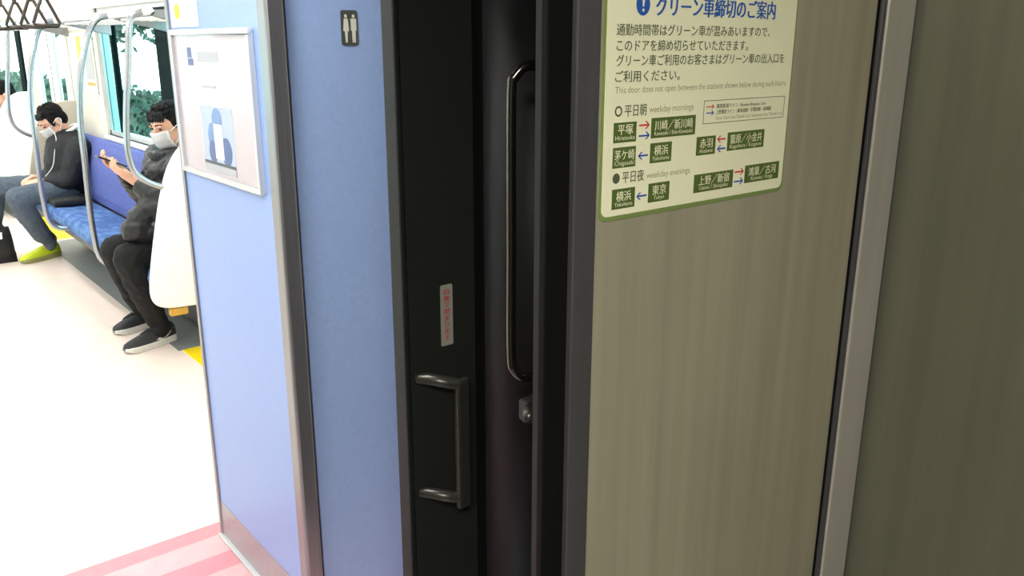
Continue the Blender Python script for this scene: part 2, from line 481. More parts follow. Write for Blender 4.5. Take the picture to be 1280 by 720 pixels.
# gangway shell
struct('wall_gangway', B((.98, 1.02, .79, 1.33, 0, 2.05), (-.55, -.5, .79, 1.33, 0, 2.05)), M['black'])
bm = bmesh.new()
NP = 64
padp = [(.985 + .088 * math.cos(2 * PI * i / NP), 1.150 + .092 * math.sin(2 * PI * i / NP), 0) for i in range(NP)]
prism(bm, padp, (0, 0, 2.05))
struct('trim_14', bm, M['black_pad'], smooth=True)
struct('trim_15', B((.852, .98, .935, .985, 0, 2.05)), M['black'], bevel=.012, seg=4)
struct('trim_16', B((.732, .742, .84, .852, 0, 2.05)), M['edge_line'])
struct('trim_17', B((.742, .852, .845, .858, 0, 2.05), (.845, .855, .858, .94, 0, 2.05)), M['black'])
struct('trim_18', B((.664, .703, .752, .764, 0, 2.05)), M['black'], bevel=.002)
# near end wall
struct('trim_19', B((.703, .742, .744, .80, 0, 2.25)), M['steel_frame'], bevel=.002)
struct('wall_near_end', B((.742, 1.42, .75, .80, 0, 2.25), (XL, -.30, .75, .80, 0, 2.25), (-.30, .742, .755, .80, 2.05, 2.25)), M['steel'])
struct('trim_20', B((1.379, 1.386, .7485, .75, 0, 2.25)), M['black'])
struct('trim_21', B((1.385, 1.397, .742, .75, 0, 2.25)), M['steel_frame'], bevel=.002)
struct('trim_22', B((1.396, 1.486, .738, .80, 0, 2.25)), M['steel_post'], bevel=.003)
struct('trim_23', B((1.486, 1.506, .744, .80, 0, 2.25)), M['steel_frame'], bevel=.002)
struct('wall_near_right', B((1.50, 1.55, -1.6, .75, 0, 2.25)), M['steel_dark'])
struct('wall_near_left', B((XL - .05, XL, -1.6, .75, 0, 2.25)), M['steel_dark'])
struct('wall_near_back', B((XL, 1.5, -1.65, -1.6, 0, 2.25)), M['steel_dark'])


# ------------------------------------------------------------------ ceiling lamps
def lamp(x0, x1, y0, y1, z, s, label, group=None):
    t = thing('ceiling_light', label, 'ceiling light', ((x0 + x1) / 2, (y0 + y1) / 2, z), group)
    obj('lamp_housing', B((x0 - .02, x1 + .02, y0 - .02, y1 + .02, z - .012, z)), M['white'], t, bevel=.003)
    obj('lamp_tube', B((x0, x1, y0, y1, z - .028, z - .012)), emit_mat('lamp_glow', (1, .985, .95, 1), s), t)
for k in range(7):
    y0 = 2.1 + k * 1.35
    lamp(-.62, -.47, y0, y0 + 1.15, ZC, SALOON_LIGHT, 'long white ceiling light in the left row above the carriage aisle', 'ceiling lights left row')
    if k: lamp(.87, 1.02, y0, y0 + 1.15, ZC, SALOON_LIGHT, 'long white ceiling light in the right row above the blue bench', 'ceiling lights right row')
lamp(-.35, .5, 1.42, 1.52, ZC, LOBBY_LIGHT, 'white ceiling light between the sliding door and toilet panel')
lamp(-1.0, -.1, -.65, -.40, 2.25, NEAR_LIGHT, 'white ceiling light above the near steel vestibule')

# ------------------------------------------------------------------ trackside bank seen through the windows
bm = bmesh.new()
rng = random.Random(3)
nx, ny = 14, 90
nx, ny = 12, 150
gv = [[bm.verts.new((2.4 + i * .2, -3 + j * .22, -1.2 + 1.74 * min(1, i / 6) + .10 * math.sin(j * .7 + i) * min(1, i / 4) + rng.uniform(-.06, .06))) for j in range(ny)] for i in range(nx)]
for i in range(nx - 1):
    for j in range(ny - 1): bm.faces.new((gv[i][j], gv[i + 1][j], gv[i + 1][j + 1], gv[i][j + 1]))
for _ in range(15000):
    i = rng.randrange(2, nx); j = rng.randrange(ny); c = gv[i][j].co + Vector((rng.uniform(-.25, .25), rng.uniform(-.15, .15), rng.uniform(0, .16)))
    a = Vector((rng.uniform(-1, 1), rng.uniform(-1, 1), rng.uniform(-1, 1))).normalized() * rng.uniform(.03, .08)
    b = a.orthogonal() * rng.uniform(.4, .7)
    bm.faces.new([bm.verts.new(c + a), bm.verts.new(c + b), bm.verts.new(c - a), bm.verts.new(c - b)])
tag(obj('leafy_bank', bm, M['leaf']), 'leafy green trackside bank outside the carriage windows', 'bank', kind='stuff')
# overhanging branches above the window
bm = bmesh.new()
for _ in range(2600):
    c = Vector((rng.gauss(3.4, .35), rng.gauss(13.0, 1.1), rng.gauss(2.15, .22)))
    a = Vector((rng.uniform(-1, 1), rng.uniform(-1, 1), rng.uniform(-1, 1))).normalized() * rng.uniform(.04, .09)
    b = a.orthogonal() * rng.uniform(.4, .7)
    bm.faces.new([bm.verts.new(c + a), bm.verts.new(c + b), bm.verts.new(c - a), bm.verts.new(c - b)])
tr = thing('trackside_tree', 'leafy tree beside the track outside the carriage windows', 'tree', (3.6, 11.35, -1.2))
obj('foliage', bm, M['leaf'], tr)
bm = bmesh.new(); tube(bm, catmull([(3.6, 11.35, -1.2), (3.6, 11.35, .2), (3.6, 11.35, 1.6), (3.5, 11.6, 2.5)]), [.13 - .004 * i for i in range(19)], 10)
tube(bm, catmull([(3.56, 11.45, 2.2), (3.45, 12.4, 2.5), (3.45, 13.4, 2.4)]), .03, 8)
obj('trunk', bm, M['belt'], tr, smooth=True)
struct('ground', B((1.8, 5.5, -4, 32, -1.3, -1.2)), M['ground'])

# ================================================================== BENCH AND FITTINGS
t = thing('bench_seat', 'long blue patterned bench seat along the window wall', 'bench seat', (1.35, 5.8, .3))
bm = bmesh.new()
prof = [(1.185, .355), (1.177, .40), (1.19, .435), (1.215, .447), (1.30, .437), (1.50, .425), (1.52, .345), (1.30, .335), (1.205, .338)]
prism(bm, [(x, 4.30, z) for x, z in prof], (0, 2.97, 0))
obj('seat_cushion', bm, M['seat'], t, bevel=.012)
bm = bmesh.new()
prof = [(1.50, .43), (1.49, .50), (1.505, .70), (1.525, .84), (1.545, .895), (1.575, .90), (1.598, .86), (1.598, .42)]
prism(bm, [(x, 4.30, z) for x, z in prof], (0, 2.97, 0))
obj('seat_back', bm, M['back'], t, bevel=.012)
obj('seat_pan', B((1.205, 1.598, 4.30, 7.27, .30, .34)), M['alu_dark'], t, bevel=.004)
obj('heater_cover', B((1.44, 1.598, 4.30, 7.27, .06, .30)), M['alu_dark'], t, bevel=.006)
t2 = thing('bench_seat', 'far blue bench seat beyond the second doorway', 'bench seat', (1.35, 10.2, .3))
bm = bmesh.new(); prism(bm, [(x, 8.96, z) for x, z in [(1.185, .355), (1.177, .40), (1.19, .435), (1.215, .447), (1.50, .425), (1.52, .345), (1.205, .338)]], (0, 2.55, 0))
obj('seat_cushion', bm, M['seat'], t2, bevel=.012)
bm = bmesh.new(); prism(bm, [(x, 8.96, z) for x, z in prof], (0, 2.55, 0))
obj('seat_back', bm, M['back'], t2, bevel=.012)
obj('seat_pan', B((1.205, 1.598, 8.96, 11.5, .30, .34)), M['alu_dark'], t2, bevel=.004)


def end_panel(y, label, m, rail=True, th=.03):
    t = thing('seat_end_panel', label, 'seat end panel', (1.4, y, .2))
    pr = catmull([(1.594, .235), (1.35, .243), (1.215, .255), (1.165, .285), (1.152, .35), (1.165, .45), (1.20, .62), (1.245, .80), (1.29, .92), (1.36, 1.03), (1.45, 1.12), (1.52, 1.14), (1.594, 1.14)], 4) if False else None
    pts = catmull([(1.594, .240, 0), (1.35, .250, 0), (1.235, .258, 0), (1.172, .285, 0), (1.152, .35, 0), (1.168, .47, 0), (1.205, .64, 0), (1.25, .82, 0), (1.30, .96, 0), (1.37, 1.06, 0), (1.46, 1.12, 0), (1.594, 1.13, 0)], 5)
    bm = bmesh.new(); prism(bm, [(p.x, y, p.y) for p in pts], (0, th, 0))
    obj('panel', bm, m, t, bevel=.006)
    if rail:
        bm = bmesh.new()
        pts = [(1.30, y + .015, 1.70), (1.225, y + .015, 1.665), (1.20, y + .015, 1.62)]
        pts = catmull([(1.28, y + .015, 1.695), (1.235, y + .015, 1.68), (1.205, y + .015, 1.64), (1.178, y + .015, 1.45), (1.150, y + .015, 1.28), (1.132, y + .015, 1.12), (1.132, y + .015, 1.03), (1.15, y + .015, .955), (1.20, y + .015, .905), (1.26, y + .015, .875), (1.30, y + .015, .87)], 5)
        tube(bm, pts, .015, 12)
        obj('handrail', bm, M['chrome'], t, smooth=True)
    return t
e1 = end_panel(4.27, 'big white seat end panel beside the man with the phone', M['white'])
obj('amber_bracket', B((1.24, 1.33, 4.285, 4.33, .205, .245)), M['orange'], e1, bevel=.008)
end_panel(7.29, 'beige seat end panel behind the man with lime shoes', M['beige'])
end_panel(8.90, 'farthest white seat end panel past the second doorway', M['white'])


def pole(y, pts, label):
    t = thing('grab_pole', label, 'grab pole', (1.07, y, .35))
    bm = bmesh.new(); tube(bm, catmull([(x, y, z) for x, z in pts], 6), .0155, 12)
    obj('pole', bm, M['chrome'], t, smooth=True)
    bm = bmesh.new(); tube(bm, [(1.28, y - .03, 1.69), (1.28, y + .03, 1.69)], .021, 12)
    obj('clamp', bm, M['white'], t, smooth=True)
PP = [(1.28, 1.69), (1.22, 1.675), (1.172, 1.62), (1.12, 1.48), (1.088, 1.34), (1.068, 1.17), (1.062, .96), (1.055, .70), (1.058, .54), (1.068, .45), (1.095, .40), (1.14, .378), (1.20, .372)]
pole(4.86, PP, 'curved steel grab pole nearest the man holding the phone')
pole(6.10, PP, 'curved steel grab pole in front of the man with lime shoes')

# luggage rack above the bench
t = thing('luggage_rack', 'pale metal luggage rack running above the blue bench', 'luggage rack', (1.45, 5.8, 1.62))
bm = bmesh.new(); tube(bm, [(1.28, 4.2, 1.692), (1.28, 7.3, 1.692)], .017, 12); obj('front_rail', bm, M['white'], t, smooth=True)
bm = bmesh.new()
for i in range(6): tube(bm, [(1.33 + i * .047, 4.22, 1.668), (1.33 + i * .047, 7.28, 1.668)], .006, 8)
obj('shelf_rods', bm, M['white'], t, smooth=True)
for y in (4.2, 4.86, 6.1, 7.28):
    bm = bmesh.new(); prism(bm, [(1.27, y, 1.675), (1.30, y, 1.70), (1.598, y, 1.72), (1.598, y, 1.60), (1.45, y, 1.635)], (0, .02, 0))
    obj('bracket', bm, M['alu'], t, bevel=.003)
t = thing('luggage_rack', 'far luggage rack beyond the second doorway', 'luggage rack', (1.45, 10.2, 1.62))
bm = bmesh.new(); tube(bm, [(1.28, 8.9, 1.692), (1.28, 11.5, 1.692)], .017, 12); obj('front_rail', bm, M['white'], t, smooth=True)
bm = bmesh.new()
for i in range(6): tube(bm, [(1.33 + i * .047, 8.92, 1.668), (1.33 + i * .047, 11.5, 1.668)], .006, 8)
obj('shelf_rods', bm, M['white'], t, smooth=True)

# advert card on the wall between window and doorway
t = thing('wall_card', 'small card with a yellow strip between window and doorway', 'notice card', (1.59, 6.95, 1.25))
obj('card', B((1.590, 1.598, 6.60, 7.05, 1.20, 1.60)), M['cream'], t, bevel=.002)
obj('yellow_strip', B((1.587, 1.590, 6.93, 7.03, 1.42, 1.60)), mat('card_yellow', srgb(226, 204, 96), .6), t)
obj('grey_block', B((1.587, 1.590, 6.64, 6.84, 1.30, 1.52)), M['pic_grey'], t)
obj('amber_line', B((1.587, 1.590, 6.64, 6.84, 1.26, 1.28)), M['orange'], t)


# hanging strap handles
def strap(x, y, rz, label, group):
    t = thing('hanging_strap', label, 'hanging strap', (x, y, 1.64), group)
    R = Matrix.Rotation(rz, 3, 'Z')
    def P(a, z): return Vector((x, y, z)) + R @ Vector((a, 0, 0))
    c = []
    for (a, z), (b, zz) in (((-.062, 1.648), (.062, 1.648)), ((.070, 1.662), (.012, 1.80)), ((-.012, 1.80), (-.070, 1.662))):
        c += [P(a, z), P((a + b) / 2, (z + zz) / 2), P(b, zz)]
    bm = bmesh.new(); tube(bm, c, .0095, 10, closed=True)
    g = obj('strap_grip', bm, M['strap'], t, smooth=True)
    bm = bmesh.new(); tube(bm, [P(-.058, 1.647), P(.058, 1.647)], .0135, 10); obj('grip_bar', bm, M['strap'], t, smooth=True)
    bm = bmesh.new(); q = [P(-.013, 1.79), P(.013, 1.79), P(.013, 2.02), P(-.013, 2.02)]
    nrm = R @ Vector((0, .004, 0)); prism(bm, q, nrm); obj('strap_belt', bm, M['belt'], t)
    return t
for (n, (x, y, rz)) in enumerate([(1.126, 5.6, .1), (1.126, 5.95, -.25), (1.126, 6.45, .2), (1.126, 6.95, -.1), (1.126, 7.5, .15), (1.126, 8.1, .0)]):
    strap(x, y, rz, 'black triangular strap handle farther along the row, behind the nearest one' if n else 'nearest black triangular strap handle, its grip bar in full view', 'strap handles')
for (x, y, rz) in [(.50, 3.9, .2), (.50, 4.4, -.2)]:
    pass
bm = bmesh.new(); tube(bm, [(1.126, 4.4, 2.02), (1.126, 9.4, 2.02)], .014, 10)
r = obj('strap_rail', bm, M['alu_light'], smooth=True); recentre(r); tag(r, 'pale ceiling rail the black strap handles hang from', 'rail')

# ================================================================== NOTICES
# framed notice on the blue partition (faces -X)
t = thing('framed_notice', 'silver framed notice with a small blue picture on the blue panel', 'framed notice', (.80, 2.19, 1.20))
y0, y1, z0, z1 = 1.915, 2.458, 1.203, 1.586
fr = .014
obj('frame', B((.789, .803, y0, y1, z1 - fr, z1), (.789, .803, y0, y1, z0, z0 + fr), (.789, .803, y0, y0 + fr, z0 + fr, z1 - fr), (.789, .803, y1 - fr, y1, z0 + fr, z1 - fr)), M['alu_light'], t, bevel=.002)
obj('sheet', B((.797, .803, y0 + fr, y1 - fr, z0 + fr, z1 - fr)), M['notice'], t)
X = .7965
def yz(bm, a, b, c, d, x=X): prism(bm, [(x, a, c), (x, b, c), (x, b, d), (x, a, d)], (.0004, 0, 0)); return bm
def yze(bm, cy, cz, ry, rz_, x=X, n=20): prism(bm, [(x, cy + ry * math.cos(2 * PI * i / n), cz + rz_ * math.sin(2 * PI * i / n)) for i in range(n)], (.0004, 0, 0)); return bm
bm = bmesh.new(); yz(bm, 2.07, 2.285, 1.232, 1.395); pc = obj('picture', bm, M['pic_sky'], t)
bm = bmesh.new(); yze(bm, 2.175, 1.362, .034, .030, X - .0006); yze(bm, 2.215, 1.318, .03, .035, X - .0006); obj('picture_ovals', bm, M['pic_blue'], t)
bm = bmesh.new(); yze(bm, 2.125, 1.285, .036, .036, X - .0008); yze(bm, 2.218, 1.278, .028, .03, X - .0008); obj('picture_dark_ovals', bm, M['pic_navy'], t)
bm = bmesh.new(); yz(bm, 2.142, 2.20, 1.262, 1.352, X - .0012); obj('picture_card', bm, M['pic_white'], t)
bm = bmesh.new(); yz(bm, 2.07, 2.285, 1.245, 1.253, X - .0012); obj('picture_line', bm, M['pic_dark'], t)
bm = bmesh.new(); yz(bm, 2.07, 2.285, 1.226, 1.245, X - .0010); obj('picture_foot', bm, M['pic_grey'], t)
bm = bmesh.new(); yz(bm, 2.13, 2.27, 1.505, 1.53, X); yz(bm, 2.16, 2.26, 1.44, 1.447, X); obj('printed_lines', bm, M['pic_grey'], t)
bm = bmesh.new(); yz(bm, 2.315, 2.345, 1.515, 1.54, X); yz(bm, 2.305, 2.345, 1.495, 1.512, X); obj('printed_blue_mark', bm, M['pic_navy'], t)

t = thing('panel_sticker', 'white sticker with a yellow dot above the framed notice', 'sticker', (.80, 2.35, 1.60))
obj('sticker_sheet', B((.800, .803, 2.255, 2.455, 1.592, 1.72)), M['white'], t)
bm = bmesh.new(); yze(bm, 2.40, 1.632, .020, .020, .7996); obj('yellow_dot', bm, M['yellow'], t)
for q in ((2.37, 2.42, 1.665, 1.69), (2.29, 2.33, 1.665, 1.69), (2.30, 2.36, 1.628, 1.636)): obj('printed_mark', yz(bmesh.new(), *q, .7996), M['pic_sky'], t)

# toilet sign on the blue end panel (faces -Y)
t = thing('toilet_sign', 'small dark toilet sign with two pale figures on blue wall', 'sign', (1.018, 1.862, 1.546))
Y = 1.862
bm = bmesh.new(); prism(bm, [(x, Y - .002, z) for x, z in rrect(.996, 1.040, 1.546, 1.626, .006)], (0, .002, 0)); obj('sign_plate', bm, M['sign_dark'], t)
def pict(cx, woman):
    bm = bmesh.new(); y = Y - .0026
    prism(bm, [(cx + .0036 * math.cos(a * PI / 8), y, 1.6125 + .0042 * math.sin(a * PI / 8)) for a in range(16)], (0, .0005, 0))
    if woman: pg = [(-.0050, 1.607), (.0050, 1.607), (.0078, 1.580), (.0040, 1.578), (.0034, 1.574), (.0024, 1.553), (-.0024, 1.553), (-.0034, 1.574), (-.0040, 1.578), (-.0078, 1.580)]
    else: pg = [(-.0075, 1.607), (.0075, 1.607), (.0072, 1.580), (.0048, 1.580), (.0042, 1.553), (.0006, 1.553), (0, 1.574), (-.0006, 1.553), (-.0042, 1.553), (-.0048, 1.580), (-.0072, 1.580)]
    prism(bm, [(cx + a, y, z) for a, z in pg], (0, .0005, 0)); return bm
obj('woman_figure', pict(1.0085, True), M['sign_white'], t); obj('man_figure', pict(1.0285, False), M['sign_white'], t)

# automatic-door sticker on the dark door leaf
t = thing('door_sticker', 'narrow grey sticker with red vertical writing on dark door', 'sticker', (.91, 1.325, .967))
Y = 1.325
bm = bmesh.new(); prism(bm, [(x, Y - .001, z) for x, z in rrect(.8955, .9245, .967, 1.094, .004)], (0, .001, 0)); obj('sticker_sheet', bm, M['sticker'], t)
bm = bmesh.new()
for i, ch in enumerate('自動で閉まります'):
    text_into(bm, ch, .9035 + (.0015 if ch == 'り' else 0), .9165 - (.0015 if ch == 'り' else 0), 1.0745 - i * .0136, Y - .0016, h=.0125, bold=.012)
obj('red_lettering', bm, M['sticker_red'], t)

# the big pale notice on the steel wall (faces -Y)
t = thing('door_closing_notice', 'pale yellow Japanese door closing notice on steel wall', 'notice', (.95, .75, 1.335))
Y = .75
bm = bmesh.new(); prism(bm, [(x, Y - .0012, z) for x, z in rrect(.751, 1.151, 1.331, 1.80, .012)], (0, .0012, 0)); obj('green_backing', bm, M['green_edge'], t)
bm = bmesh.new(); prism(bm, [(x, Y - .0022, z) for x, z in rrect(.755, 1.147, 1.337, 1.796, .010)], (0, .001, 0)); obj('sheet', bm, M['paper'], t)
PY = Y - .0026
TX = [('グリーン車締切のご案内', .840, 1.093, 1.5865, 'title'), ('通勤時間帯はグリーン車が混みあいますので、', .771, 1.084, 1.5615, 'body'),
      ('このドアを締め切らせていただきます。', .772, 1.035, 1.5430, 'body'), ('グリーン車ご利用のお客さまはグリーン車の出入口を', .772, 1.125, 1.5250, 'body'),
      ('ご利用ください。', .771, .892, 1.5060, 'body'), ('This door does not open between the stations shown below during such hours.', .772, 1.136, 1.4915, 'grey'),
      ('平日朝', .790, .830, 1.4635, 'body'), ('weekday mornings', .836, .924, 1.4655, 'grey'), ('平日夜', .790, .831, 1.3795, 'body'), ('weekday evenings', .836, .924, 1.3800, 'grey'),
      ('湘南新宿ライン  Shonan-Shinjuku Line', .973, 1.088, 1.4650, 'body'), ('上野東京ライン（東海道線・宇都宮線・高崎線）', .973, 1.103, 1.4570, 'body'),
      ('Ueno-Tokyo Line (Tokaido Line, Utsunomiya Line, Takasaki Line)', .974, 1.132, 1.4490, 'grey')]
for body, x0, x1, z, k in TX:
    bm = bmesh.new()
    h = {'title': .0262, 'body': .0150, 'grey': .0120}[k]
    if body.startswith('平日'): h = .0165
    if x0 > .95: h = .0066
    if body.startswith('This'): h = .0115
    text_into(bm, body, x0, x1, z, PY, h=h, bold=(.032 if k == 'title' else .012 if k == 'body' else 0))
    obj({'title': 'title_lettering', 'body': 'printed_text', 'grey': 'english_text'}[k], bm, {'title': M['ink_blue'], 'body': M['ink'], 'grey': M['ink_soft']}[k], t)
bm = bmesh.new(); disc(bm, .816, 1.5975, PY, .0125, rz=.0135); ic = obj('warning_icon', bm, M['ink_blue'], t)
bm = bmesh.new()
prism(bm, [(.8135, PY - .0006, 1.607), (.8185, PY - .0006, 1.607), (.8172, PY - .0006, 1.5945), (.8148, PY - .0006, 1.5945)], (0, .0003, 0))
disc(bm, .816, 1.5905, PY - .0006, .0020)
obj('exclamation_mark', bm, M['paper'], ic)
bm = bmesh.new(); ring(bm, .779, 1.4695, PY, .0042, .0066); obj('open_circle', bm, M['ink'], t)
bm = bmesh.new(); disc(bm, .779, 1.3855, PY, .0066); obj('filled_circle', bm, M['ink'], t)
BX = [('平塚', 'Hiratsuka', .7715, .813, 1.4305, 1.4555), ('川崎／新川崎', 'Kawasaki / Shin-Kawasaki', .841, .930, 1.4320, 1.4580), ('茅ケ崎', 'Chigasaki', .7715, .8135, 1.3985, 1.4245),
      ('横浜', 'Yokohama', .841, .8835, 1.3995, 1.4255), ('赤羽', 'Akabane', .935, .9765, 1.4020, 1.4275), ('籠原／小金井', 'Kagohara / Koganei', 1.0035, 1.091, 1.4035, 1.4295),
      ('横浜', 'Yokohama', .7725, .815, 1.3455, 1.3715), ('東京', 'Tokyo', .841, .883, 1.3470, 1.3725), ('上野／新宿', 'Ueno / Shinjuku', .9345, 1.0225, 1.3500, 1.3755), ('鴻巣／古河', 'Konosu / Koga', 1.0505, 1.136, 1.3525, 1.3785)]
for jp, en, x0, x1, z0_, z1_ in BX:
    bm = B((x0, x1, PY, PY + .0003, z0_, z1_)); bx = obj('station_box', bm, M['box_green'], t)
    bm = bmesh.new(); w_ = x1 - x0; n = len(jp); tw = min(w_ * .86, n * .0138); m_ = (x0 + x1) / 2
    text_into(bm, jp, m_ - tw / 2, m_ + tw / 2, z0_ + .0108, PY - .0004, h=.0142, bold=.012)
    ew = min(w_ * .86, len(en) * .0042)
    text_into(bm, en, m_ - ew / 2, m_ + ew / 2, z0_ + .0032, PY - .0004, h=.0078)
    obj('station_name', bm, M['paper'], bx)
for c, a, b, z in [('red', .818, .837, 1.450), ('blue', .818, .838, 1.4365), ('blue', .837, .819, 1.411), ('blue', .838, .819, 1.358), ('red', .999, .981, 1.4215), ('blue', 1.0, .982, 1.4080),
                   ('red', 1.026, 1.047, 1.371), ('blue', 1.026, 1.047, 1.357), ('red', .952, .968, 1.4675), ('blue', .952, .968, 1.4590)]:
    s = 1 if b > a else -1; k = .0042 if z < 1.455 else .0028; th = .0011 if z < 1.455 else .0007
    bm = bmesh.new()
    box(bm, min(a, b), max(a, b), PY, PY + .0003, z - th, z + th)
    for q in (1, -1):
        prism(bm, [(b, PY, z - q * th), (b, PY, z + q * th * .6), (b - s * k * 1.2, PY, z + q * k * 1.15), (b - s * k * 1.9, PY, z + q * k * 1.15)], (0, .0003, 0))
    obj('arrow', bm, M['ink_red'] if c == 'red' else M['ink_arrow'], t)
bm = bmesh.new(); a, b, c, d = .946, 1.136, 1.4445, 1.476; k = .0007
for q in ((a, b, PY, PY + .0003, c, c + k), (a, b, PY, PY + .0003, d - k, d), (a, a + k, PY, PY + .0003, c, d), (b - k, b, PY, PY + .0003, c, d)): box(bm, *q)
obj('legend_box', bm, M['ink'], t)

# ------------------------------------------------------------------ grab bar and latch in the gangway
t = thing('vertical_grab_bar', 'dark vertical grab bar in the black gangway', 'grab bar', (.83, .985, 1.03))
bx_, by_ = .800, .985
bm = bmesh.new(); tube(bm, catmull([(.855, .965, 1.512), (.825, .972, 1.52), (bx_ + .004, by_ - .004, 1.505), (bx_, by_, 1.47), (bx_, by_, 1.25), (bx_, by_, 1.08), (bx_ + .004, by_ - .004, 1.045), (.822, .975, 1.030), (.855, .968, 1.034)], 8), .0075, 14)
obj('bar', bm, M['bar'], t, smooth=True)
obj('bracket', B((.838, .854, .948, .975, 1.485, 1.535)), M['bar'], t, bevel=.004)
obj('bracket', B((.838, .854, .948, .975, 1.008, 1.058)), M['bar'], t, bevel=.004)
t = thing('door_latch', 'small dark latch below the vertical grab bar', 'latch', (.83, .97, .965))
obj('latch_plate', B((.800, .854, .945, .968, .965, 1.002)), M['edge_line'], t, bevel=.005)
bm = bmesh.new(); tube(bm, [(.812, .955, .983), (.80, .94, .986), (.794, .932, .976)], .010, 12); obj('latch_knob', bm, M['handle'], t, smooth=True)
bm = bmesh.new(); tube(bm, [(.836, .95, .980), (.836, .935, .980)], .011, 14); obj('latch_lock', bm, M['handle'], t, smooth=True)


# ================================================================== PEOPLE
def frame_from(fwd, upish):
    f = Vector(fwd).normalized(); s = f.cross(Vector(upish)).normalized(); u = s.cross(f)
    return f, s, u          # s = the person's right-hand side


def head_parts(bm, c, f, s, u):
    R = Matrix((s, f, u)).transposed()
    c = Vector(c)
    def at(a, b, d): return c + s * a + f * b + u * d
    ellipsoid(bm, at(0, -.008, .028), (.074, .094, .084), R)
    ellipsoid(bm, at(0, .018, -.030), (.060, .068, .074), R)
    ellipsoid(bm, at(0, .050, -.078), (.032, .030, .026), R)          # chin
    for k in (1, -1):
        ellipsoid(bm, at(k * .036, .030, -.055), (.026, .040, .034), R)  # jaw
        ellipsoid(bm, at(k * .034, .056, -.018), (.022, .020, .020), R)  # cheek
        ellipsoid(bm, at(k * .076, -.008, -.005), (.010, .018, .031), R) # ear
        ellipsoid(bm, at(k * .030, .080, .030), (.024, .012, .009), R)   # brow
    limb(bm, (at(0, .085, .022), .009), (at(0, .098, -.022), .011), (at(0, .088, -.032), .010))
    ellipsoid(bm, at(0, .083, -.052), (.024, .012, .010), R)
    return R, at


def eyes(par, at, R, f):
    for k in (1, -1):
        bm = bmesh.new(); ellipsoid(bm, at(k * .031, .079, .012), (.012, .006, .0036), R); obj('eye', bm, M['hair'], par, smooth=True)
        bm = bmesh.new(); tube(bm, [at(k * .014, .091, .034), at(k * .032, .089, .040), at(k * .050, .074, .034)], .0035, 6); obj('eyebrow', bm, M['hair'], par, smooth=True)


def mask_part(par, at, R, f, s, u):
    n, mm = 14, 12; bm = bmesh.new(); g = []
    for i in range(n + 1):
        row = []; a = (i / n - .5) * 2
        for j in range(mm + 1):
            b = j / mm
            z = .004 - .104 * b
            halfw = .064 - .012 * b + .004 * math.sin(b * PI)
            x = a * halfw
            bulge = .119 - .010 * b + .010 * math.sin(b * PI) - .062 * abs(a) ** 1.8 - .018 * (1 - math.cos(b * 1.4)) + .0022 * math.sin(b * PI * 6)
            row.append(bm.verts.new(at(x, bulge, z)))
        g.append(row)
    for i in range(n):
        for j in range(mm): bm.faces.new((g[i][j], g[i + 1][j], g[i + 1][j + 1], g[i][j + 1]))
    r = bmesh.ops.solidify(bm, geom=list(bm.faces), thickness=.003)
    m = obj('face_mask', bm, M['mask'], par, smooth=True)
    for k in (1, -1):
        bm = bmesh.new()
        tube(bm, catmull([at(k * .062, .052, -.006), at(k * .078, .022, .010), at(k * .088, -.014, .022), at(k * .088, -.030, -.002), at(k * .080, -.004, -.035), at(k * .054, .046, -.082)], 5), .0022, 6)
        obj('ear_loop', bm, M['mask'], m, smooth=True)


def hand(bm, wrist, palm, fdir, pdir, side, curl=1.0, size=1.0):
    """wrist->palm point, fdir finger direction, pdir direction the palm faces, side +1/-1 thumb side along fdir x pdir"""
    wrist = Vector(wrist); palm = Vector(palm); f = Vector(fdir).normalized(); p = Vector(pdir).normalized(); p = (p - f * p.dot(f)).normalized()
    w_ = f.cross(p) * side
    limb(bm, (wrist, .024), (palm, .026))
    for k in (-1.5, -.5, .5, 1.5):
        limb(bm, (palm - f * .02 + w_ * k * .013, .016), (palm + f * .03 + w_ * k * .0185, .012))
    for k, L in ((1.5, .062), (.5, .072), (-.5, .068), (-1.5, .052)):
        a = palm + f * .036 + w_ * k * .0195
        L *= size
        b = a + (f * .9 + p * .35 * curl + w_ * k * .04).normalized() * L * .45
        c = b + (f * .55 + p * .8 * curl).normalized() * L * .33
        d = c + (f * .1 + p * 1.0 * curl).normalized() * L * .25
        limb(bm, (a, .0092), (b, .0088), (c, .0080), (d, .0070))
    a = palm - f * .018 + w_ * .026
    b = a + (w_ * .8 + f * .6 + p * .25).normalized() * .035
    c = b + (w_ * .25 + f * .8 + p * .5).normalized() * .030
    d = c + (f * .8 + p * .5 - w_ * .1).normalized() * .022
    limb(bm, (a, .0145), (b, .0120), (c, .0100), (d, .0085))


